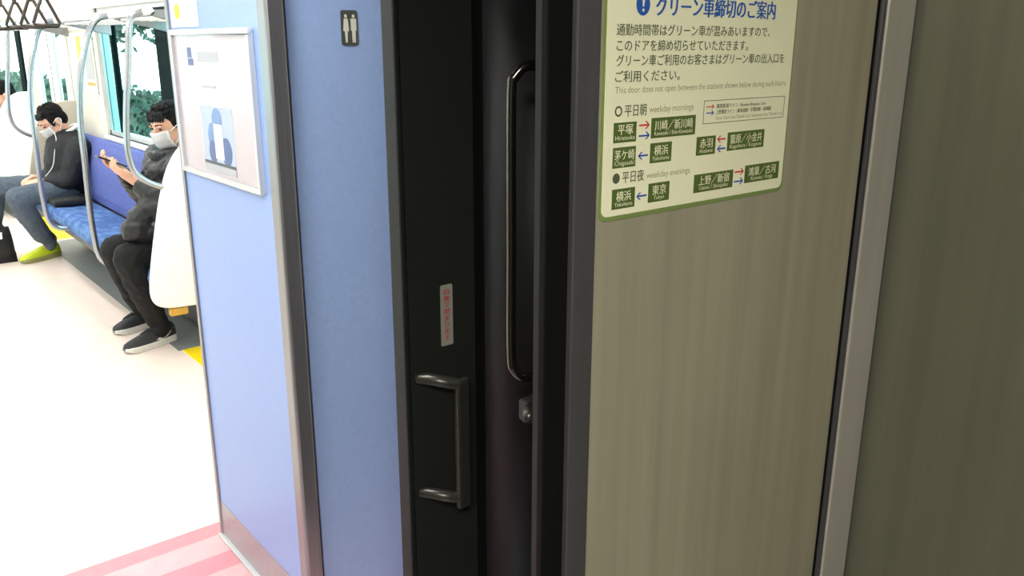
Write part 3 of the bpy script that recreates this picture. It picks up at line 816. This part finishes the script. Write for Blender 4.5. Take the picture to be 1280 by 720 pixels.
def shoe(par, heel, toe, mu, ms, h=.115, swoosh=None, name='shoe', lift=0.0):
    heel = Vector(heel); toe = Vector(toe); f = (toe - heel); L = f.length; f.normalize(); s = f.cross(Vector((0, 0, 1)))
    z0 = heel.z
    n = 20; secs = []
    def hw(t): return (.034 + .014 * math.sin(min(1, max(0, (t - .05) / .95)) * PI * .92)) * (1 if t > .04 else .8) * (math.sqrt(max(0, 1 - ((t - .82) / .18) ** 2)) * .65 + .35 if t > .82 else 1) * (math.sqrt(max(0, 1 - ((.10 - t) / .10) ** 2)) * .4 + .6 if t < .1 else 1)
    def top(t):
        pts = [(0, .085), (.08, h), (.28, h * .97), (.42, h * .86), (.62, .078), (.82, .062), (.95, .050), (1, .034)]
        for (a, b), (c, d) in zip(pts[:-1], pts[1:]):
            if a <= t <= c: return b + (d - b) * (t - a) / (c - a)
        return .02
    bm = bmesh.new(); rings = []
    for i in range(n + 1):
        t = i / n; w_ = hw(t); tp = top(t); c = heel + f * L * t
        r = []
        for k in range(13):
            a = PI * k / 12
            x = math.cos(a); z = math.sin(a)
            xx = w_ * (abs(x) ** .7) * (1 if x > 0 else -1) * (1 - .28 * z * (1 if t < .5 else .4))
            r.append(bm.verts.new(c + s * xx + Vector((0, 0, .018 + (tp - .018) * (z ** .8 if z > 0 else 0)))))
        rings.append(r)
    for a, b in zip(rings[:-1], rings[1:]):
        for k in range(12): bm.faces.new((a[k], a[k + 1], b[k + 1], b[k]))
        bm.faces.new((a[12], a[0], b[0], b[12]))
    bm.faces.new(rings[0]); bm.faces.new(rings[-1][::-1])
    o = obj(name, bm, mu, par, smooth=True)
    bm = bmesh.new()
    outl = []
    for i in range(n + 1): outl.append(heel + f * L * (i / n) * 1.0 + s * (hw(i / n) + .004))
    for i in range(n, -1, -1): outl.append(heel + f * L * (i / n) * 1.0 - s * (hw(i / n) + .004))
    rows = []
    for zz, k in ((.0, .94), (.006, 1.0), (.028, 1.0), (.033, .95)):
        cc = heel + f * L * .5
        rows.append([bm.verts.new(Vector((cc.x + (p.x - cc.x) * k, cc.y + (p.y - cc.y) * k, z0 + zz + (.010 * max(0, ((i if i <= n else 2 * n + 1 - i) / n - .8) / .2) ** 2 if zz < .02 else .004 * max(0, 1 - (i if i <= n else 2 * n + 1 - i) / n * 2))))) for i, p in enumerate(outl)])
    for a, b in zip(rows[:-1], rows[1:]):
        m_ = len(a)
        for i in range(m_): bm.faces.new((a[i], a[(i + 1) % m_], b[(i + 1) % m_], b[i]))
    bm.faces.new(rows[0][::-1]); bm.faces.new(rows[-1])
    obj('sole', bm, ms, o, smooth=False)
    bm = bmesh.new()
    for i in range(4):
        t = .42 + i * .075; c = heel + f * L * t; tp = top(t)
        tube(bm, [c - s * .020 + Vector((0, 0, tp - .008)), c + Vector((0, 0, tp + .002)), c + s * .020 + Vector((0, 0, tp - .008))], .0028, 6)
    obj('laces', bm, mu, o, smooth=True)
    if swoosh:
        k = swoosh     # side of the foot that carries the mark
        prof = [(.46, .040), (.36, .034), (.22, .044), (.04, .078), (.20, .056), (.32, .047), (.40, .048)]
        bm = bmesh.new()
        a = [bm.verts.new(heel + f * L * t + s * k * (hw(t) * (1.0 - .30 * (z / .1)) + .004) + Vector((0, 0, z))) for t, z in prof]
        b = [bm.verts.new(v.co - s * k * .008) for v in a]
        bm.faces.new(a); bm.faces.new(b[::-1])
        for i in range(len(a)): bm.faces.new((a[i], b[i], b[(i + 1) % len(a)], a[(i + 1) % len(a)]))
        obj('side_mark', bm, M['sole'], o)
    return o


# ---- the near man: facing the aisle (-X), reading his phone
def man_with_phone():
    t = thing('person', 'man in a charcoal puffer jacket and mask holding a phone', 'person', (1.35, 4.62, 0))
    hc = Vector((1.436, 4.60, 1.136)); f, s, u = frame_from((-.93, -.28, -.30), (0, 0, 1))
    pel = (1.39, 4.62, .555); che = (1.415, 4.62, .86); nk = (1.435, 4.61, .99)
    shn, shf = (1.43, 4.46, .945), (1.43, 4.80, .945)
    eln, elf = (1.375, 4.42, .715), (1.37, 4.86, .72)
    wrn, wrf = (1.225, 4.54, .865), (1.20, 4.70, .905)
    hpn, hpf = (1.36, 4.54, .52), (1.36, 4.71, .52)
    knn, knf = (1.118, 4.46, .502), (1.128, 4.74, .485)
    ann, anf = (1.228, 4.505, .10), (1.240, 4.85, .10)
    bm = bmesh.new()
    limb(bm, (pel, .09), (che, .125), (nk, .05)); limb(bm, (nk, .048), (tuple(hc - u * .05 - f * .02), .048))
    limb(bm, (che, .10), (shn, .05), (eln, .036), (wrn, .025)); limb(bm, (che, .10), (shf, .05), (elf, .036), (wrf, .025))
    limb(bm, (pel, .09), (hpn, .065), (knn, .045), (ann, .030), (tuple(Vector(ann) + Vector((-.09, 0, -.058))), .018))
    limb(bm, (pel, .09), (hpf, .065), (knf, .045), (anf, .030), (tuple(Vector(anf) + Vector((-.09, 0, -.058))), .018))
    R, at = head_parts(bm, hc, f, s, u)
    pd = Vector((-.52, -.02, .36)).normalized()
    hand(bm, wrn, (1.172, 4.562, .915), (-.80, .10, .50), (.42, .25, .86), 1)
    hand(bm, wrf, (1.150, 4.675, .955), (-.82, -.25, .42), (.45, -.5, .70), -1, 1.1)
    body = fuse('body', bm, M['skin'], t, voxel=.0045, it=3)
    eyes(body, at, R, f); mask_part(t, at, R, f, s, u)
    # hair: thick, slightly unkempt, fringe on the forehead
    bm = bmesh.new()
    ellipsoid(bm, at(0, -.024, .046), (.082, .094, .082), R)
    ellipsoid(bm, at(0, -.052, .010), (.078, .070, .072), R)
    for k in (1, -1): ellipsoid(bm, at(k * .066, -.020, .030), (.020, .050, .042), R)
    rg = random.Random(5)
    for i in range(90):
        a = rg.uniform(-1.3, 1.3); b = rg.uniform(.3, 1.35)
        d = (f * math.cos(a) * math.cos(b) + s * math.sin(a) * math.cos(b) + u * math.sin(b)) if i % 2 else (f * -math.cos(a) * math.cos(b) + s * math.sin(a) * math.cos(b) + u * math.sin(b))
        p0 = hc + u * .045 - f * .015 + d * .080; p1 = p0 + (d * .4 + f * .5 - u * .35 + s * rg.uniform(-.5, .5)).normalized() * .026
        limb(bm, (p0, .009), (p1, .004))
    for k in range(-4, 5):
        limb(bm, (at(k * .014, .056, .088), .012), (at(k * .0155, .080 - abs(k) * .004, .066), .008), (at(k * .016 + .003, .084 - abs(k) * .004, .050), .004))
    fuse('hair', bm, M['hair'], t, voxel=.0034, it=1)
    # puffer jacket
    bm = bmesh.new()
    limb(bm, ((1.375, 4.62, .60), .148), ((1.39, 4.62, .72), .155), (che, .148), ((1.435, 4.615, .95), .085))
    limb(bm, (che, .13), (shn, .088), ((1.405, 4.435, .83), .084), (eln, .074), ((1.30, 4.48, .79), .064), (tuple(Vector(wrn).lerp(Vector(eln), .10)), .043))
    limb(bm, (che, .13), (shf, .088), ((1.405, 4.84, .83), .084), (elf, .074), ((1.285, 4.78, .81), .064), (tuple(Vector(wrf).lerp(Vector(elf), .10)), .043))
    limb(bm, ((1.33, 4.50, .62), .10), ((1.17, 4.475, .635), .074)); limb(bm, ((1.30, 4.48, .74), .08), ((1.20, 4.475, .70), .062)); limb(bm, ((1.33, 4.74, .58), .095), ((1.25, 4.74, .575), .078))
    # quilted rolls
    for z, r_ in ((.50, .172), (.60, .178), (.70, .180), (.80, .174)):
        ellipsoid(bm, (1.385, 4.62, z), (r_ * .92, r_ * 1.12, .048))
    j = fuse('puffer_jacket', bm, M['jacket'], t, voxel=.007, it=3, disp=(.022, .05))
    # folded hood / collar
    bm = bmesh.new(); pts = [(1.44 + .090 * math.cos(a), 4.612 + .098 * math.sin(a), 1.005 + .018 * math.cos(a)) for a in [2 * PI * i / 14 for i in range(14)]]
    for i in range(14): limb(bm, (pts[i], .034), (pts[(i + 1) % 14], .034))
    fuse('hood_collar', bm, M['jacket'], t, voxel=.006, it=2, disp=(.02, .03))
    # shoulder pouch strap and hem band
    bm = bmesh.new(); tube(bm, catmull([(1.24, 4.43, .66), (1.30, 4.395, .665), (1.38, 4.37, .66), (1.45, 4.38, .655)], 6), .018, 10)
    obj('jacket_band', bm, mat('grey_band', srgb(92, 96, 104), .6), j, smooth=True)
    # trousers
    bm = bmesh.new()
    limb(bm, ((1.40, 4.62, .56), .125), ((1.38, 4.55, .53), .100), (knn, .080), ((1.148, 4.465, .38), .074), ((1.198, 4.485, .22), .060), (tuple(Vector(ann) + Vector((0.01, 0, .01))), .050), (tuple(Vector(ann) + Vector((0.012, 0, -.02))), .050))
    limb(bm, ((1.40, 4.62, .56), .125), ((1.38, 4.70, .53), .100), (knf, .082), ((1.155, 4.77, .38), .074), ((1.205, 4.82, .22), .060), (tuple(Vector(anf) + Vector((0.01, 0, .01))), .050), (tuple(Vector(anf) + Vector((0.012, 0, -.02))), .050))
    fuse('trousers', bm, M['pants'], t, voxel=.007, it=3, disp=(.014, .05))
    shoe(t, (1.322, 4.545, 0), (1.035, 4.455, 0), M['shoe'], M['sole'], swoosh=-1)
    shoe(t, (1.315, 4.875, 0), (1.075, 4.80, 0), M['shoe'], M['sole'])
    for a in (ann, anf):
        bm = bmesh.new(); limb(bm, (tuple(Vector(a) + Vector((.005, 0, .04))), .042), (tuple(Vector(a) + Vector((0, 0, -.02))), .040), (tuple(Vector(a) + Vector((-.075, 0, -.048))), .030))
        fuse('sock', bm, M['pants'], t, voxel=.006, it=2)
    # phone
    p = thing('smartphone', 'dark smartphone held in the hands of the masked man', 'smartphone', (1.125, 4.60, .97))
    bm = bmesh.new()
    pr = rrect(-.036, .036, -.072, .072, .009, 4)
    fx = Vector((-.86, .02, .40)).normalized(); sx = Vector((0, 1, 0)); nx_ = fx.cross(sx).normalized()
    c0 = Vector((1.128, 4.612, .972))
    prism(bm, [tuple(c0 + sx * a + fx * b) for a, b in pr], tuple(nx_ * -.009)); obj('phone_case', bm, M['phone'], p)
    pr = rrect(-.032, .032, -.067, .067, .006, 4); n_up = nx_ if nx_.z > 0 else -nx_
    base = c0 + (n_up * .0004 if (nx_ * -.009).z < 0 else n_up * .0094)
    bm = bmesh.new(); prism(bm, [tuple(base + sx * a + fx * b) for a, b in pr], tuple(n_up * .0004)); obj('phone_screen', bm, M['pic_dark'], p)
man_with_phone()


# ---- the far man: head bowed, navy jacket, slate jeans, lime shoes
def man_with_lime_shoes():
    t = thing('person', 'dozing man in a navy jacket with lime shoes and mask', 'person', (1.35, 6.95, 0))
    hc = Vector((1.345, 6.97, 1.005)); f, s, u = frame_from((-.80, -.14, -.60), (0, 0, 1))
    pel = (1.39, 6.97, .555); che = (1.42, 6.97, .79); nk = (1.43, 6.97, .90)
    shn, shf = (1.435, 6.79, .835), (1.44, 7.14, .835)
    eln, elf = (1.36, 6.77, .60), (1.36, 7.15, .62)
    wrn, wrf = (1.225, 6.86, .585), (1.22, 7.02, .59)
    hpn, hpf = (1.34, 6.87, .51), (1.34, 7.06, .51)
    knn, knf = (1.02, 6.80, .50), (.93, 7.14, .535)
    ann, anf = (1.205, 6.97, .10), (.86, 7.25, .10)
    bm = bmesh.new()
    limb(bm, (pel, .09), (che, .12), (nk, .05)); limb(bm, (nk, .048), (tuple(hc - u * .05 - f * .02), .048))
    limb(bm, (che, .10), (shn, .05), (eln, .036), (wrn, .025)); limb(bm, (che, .10), (shf, .05), (elf, .036), (wrf, .025))
    limb(bm, (pel, .09), (hpn, .065), (knn, .045), (ann, .030), (tuple(Vector(ann) + Vector((-.09, 0, -.058))), .018))
    limb(bm, (pel, .09), (hpf, .065), (knf, .045), (anf, .030), (tuple(Vector(anf) + Vector((-.09, 0, -.058))), .018))
    R, at = head_parts(bm, hc, f, s, u)
    hand(bm, wrn, (1.165, 6.885, .588), (-.85, .30, -.05), (.1, .2, -1), 1, .9)
    hand(bm, wrf, (1.165, 6.99, .605), (-.85, -.30, -.05), (.1, -.2, -1), -1, .9)
    body = fuse('body', bm, M['skin'], t, voxel=.005, it=3)
    eyes(body, at, R, f); mask_part(t, at, R, f, s, u)
    bm = bmesh.new()
    ellipsoid(bm, at(0, -.022, .048), (.080, .093, .078), R); ellipsoid(bm, at(0, -.058, -.006), (.068, .050, .066), R)
    for k in (1, -1): ellipsoid(bm, at(k * .064, -.006, .030), (.015, .050, .040), R); ellipsoid(bm, at(k * .068, .030, .008), (.010, .014, .026), R)
    rg = random.Random(9)
    for i in range(70):
        a = rg.uniform(-PI, PI); b = rg.uniform(.1, 1.4)
        d = f * math.cos(a) * math.cos(b) + s * math.sin(a) * math.cos(b) + u * math.sin(b)
        if d.dot(f) > .55 and b < .7: continue
        p0 = hc + u * .046 - f * .02 + Vector(d) * .076; limb(bm, (p0, .010), (p0 + (d + f * .3 - u * .3).normalized() * .014, .005))
    for k in range(-4, 5): limb(bm, (at(k * .014, .052, .088), .012), (at(k * .0155, .076 - abs(k) * .004, .070), .008))
    fuse('hair', bm, M['hair'], t, voxel=.0045, it=2)
    bm = bmesh.new()
    limb(bm, ((1.375, 6.92, .60), .155), ((1.405, 6.92, .70), .168), ((1.415, 6.93, .79), .160), ((1.445, 6.96, .87), .080))
    limb(bm, (che, .12), ((1.455, 6.77, .81), .094), (eln, .074), (tuple(Vector(wrn).lerp(Vector(eln), .12)), .042))
    limb(bm, (che, .12), (shf, .078), (elf, .064), (tuple(Vector(wrf).lerp(Vector(elf), .12)), .042))
    limb(bm, ((1.33, 6.87, .57), .075), ((1.24, 6.88, .57), .050))
    fuse('jacket', bm, M['jacket2'], t, voxel=.007, it=3, disp=(.014, .06))
    bm = bmesh.new(); pts = [(1.435 + .066 * math.cos(a), 6.965 + .074 * math.sin(a), .938 + .034 * math.cos(a)) for a in [2 * PI * i / 12 for i in range(12)]]
    for i in range(12): limb(bm, (pts[i], .013), (pts[(i + 1) % 12], .013))
    fuse('white_collar', bm, M['mask'], t, voxel=.005, it=2)
    bm = bmesh.new()
    limb(bm, ((1.39, 6.97, .56), .125), ((1.36, 6.87, .525), .090), (knn, .078), ((1.08, 6.86, .34), .074), ((1.15, 6.92, .2), .066), (tuple(Vector(ann) + Vector((0, 0, .045))), .052), (tuple(Vector(ann) + Vector((0, 0, .0))), .046))
    limb(bm, ((1.39, 6.97, .56), .125), ((1.36, 7.08, .525), .090), (knf, .078), ((.90, 7.18, .34), .072), (tuple(Vector(anf) + Vector((0, 0, .02))), .060))
    fuse('jeans', bm, M['jeans'], t, voxel=.007, it=3, disp=(.012, .06))
    shoe(t, (1.275, 7.03, 0), (.985, 6.89, 0), M['shoe_y'], M['sole_y'])
    shoe(t, (.92, 7.29, 0), (.66, 7.20, 0), M['shoe_y'], M['sole_y'])
    bm = bmesh.new()
    a0 = at(-.082, .0, -.006); tube(bm, catmull([tuple(at(.082, .004, -.006)), (1.33, 6.86, .90), (1.30, 6.82, .80), (1.27, 6.80, .70), (1.22, 6.83, .63)], 6), .003, 6)
    obj('earphone_wire', bm, M['wire'], t, smooth=True)
    # pouch lying on the bench beside him, bag at his feet
    bm = bmesh.new(); prism(bm, [(x, y, .447) for x, y in [(1.19, 6.52), (1.19, 6.72), (1.40, 6.76), (1.41, 6.56)]], (0, 0, .042))
    p = obj('pouch', bm, M['bag'], bevel=.016, seg=3); recentre(p); tag(p, 'flat black pouch lying on the blue bench', 'pouch')
    t = thing('tote_bag', 'black bag standing on the floor by the lime shoes', 'bag', (.845, 7.07, 0))
    bm = bmesh.new(); box(bm, .70, .985, 7.00, 7.14, .0, .25)
    for v in bm.verts:
        if v.co.z > .2: v.co.x = .843 + (v.co.x - .843) * .86; v.co.y = 7.07 + (v.co.y - 7.07) * .55
    bmesh.ops.subdivide_edges(bm, edges=list(bm.edges), cuts=3, use_grid_fill=True)
    rg = random.Random(2)
    for v in bm.verts:
        if v.co.z > .01: v.co += Vector((rg.uniform(-.008, .008), rg.uniform(-.008, .008), rg.uniform(-.006, .006)))
    obj('bag_body', bm, M['bag'], t, smooth=True, bevel=0)
    for yy in (7.04, 7.10):
        bm = bmesh.new(); tube(bm, catmull([(.75, yy, .23), (.79, yy, .30), (.85, yy, .32), (.91, yy, .30), (.94, yy, .23)], 6), .008, 8); obj('bag_handle', bm, M['bag'], t, smooth=True)
    bm = bmesh.new(); prism(bm, catmull([(.76, 7.005, .17), (.91, 7.005, .18), (.915, 7.02, .225), (.76, 7.02, .225)], 1), (0, .006, 0)); obj('white_patch', bm, M['white'], t)
man_with_lime_shoes()


# ---- third passenger, only head and shoulders above the farthest end panel
def far_passenger():
    t = thing('person', 'dark haired passenger mostly hidden behind the farthest end panel', 'person', (1.35, 9.25, 0))
    hc = Vector((1.40, 9.28, 1.09)); f, s, u = frame_from((-.95, -.1, -.25), (0, 0, 1))
    bm = bmesh.new()
    limb(bm, ((1.40, 9.28, .56), .11), ((1.42, 9.28, .82), .12), ((1.44, 9.28, .95), .05), (tuple(hc - u * .05), .048))
    for k in (-1, 1):
        limb(bm, ((1.46, 9.28, .82), .10), ((1.44, 9.28 + k * .17, .88), .05), ((1.38, 9.28 + k * .2, .65), .038), ((1.24, 9.28 + k * .1, .60), .027))
        limb(bm, ((1.42, 9.28, .53), .10), ((1.40, 9.28 + k * .1, .50), .08), ((1.02, 9.28 + k * .1, .50), .055), ((1.06, 9.28 + k * .1, .10), .036), ((.98, 9.28 + k * .1, .03), .024))
    R, at = head_parts(bm, hc, f, s, u)
    for k in (-1, 1): hand(bm, (1.24, 9.28 + k * .1, .60), (1.19, 9.28 + k * .07, .60), (-.85, -.3 * k, -.05), (.1, 0, -1), -k, .9)
    body = fuse('body', bm, M['skin'], t, voxel=.006, it=3); eyes(body, at, R, f)
    bm = bmesh.new(); ellipsoid(bm, at(0, -.020, .046), (.088, .100, .086), R); ellipsoid(bm, at(0, -.055, .005), (.080, .066, .074), R)
    fuse('hair', bm, M['hair'], t, voxel=.006, it=2)
    bm = bmesh.new(); limb(bm, ((1.38, 9.28, .58), .145), ((1.41, 9.28, .80), .145), ((1.43, 9.28, .90), .08))
    for k in (-1, 1): limb(bm, ((1.42, 9.28, .82), .12), ((1.42, 9.28 + k * .17, .87), .08), ((1.38, 9.28 + k * .2, .65), .062), ((1.25, 9.28 + k * .11, .605), .042))
    fuse('jacket', bm, M['jacket2'], t, voxel=.008, it=3)
    bm = bmesh.new()
    for k in (-1, 1): limb(bm, ((1.38, 9.28, .57), .125), ((1.40, 9.28 + k * .1, .50), .095), ((1.02, 9.28 + k * .1, .50), .078), ((1.06, 9.28 + k * .1, .12), .06))
    fuse('trousers', bm, M['pants'], t, voxel=.008, it=3)
    for k in (-1, 1): shoe(t, (1.13, 9.28 + k * .1, 0), (.86, 9.28 + k * .1, 0), M['shoe'], M['sole'])
far_passenger()
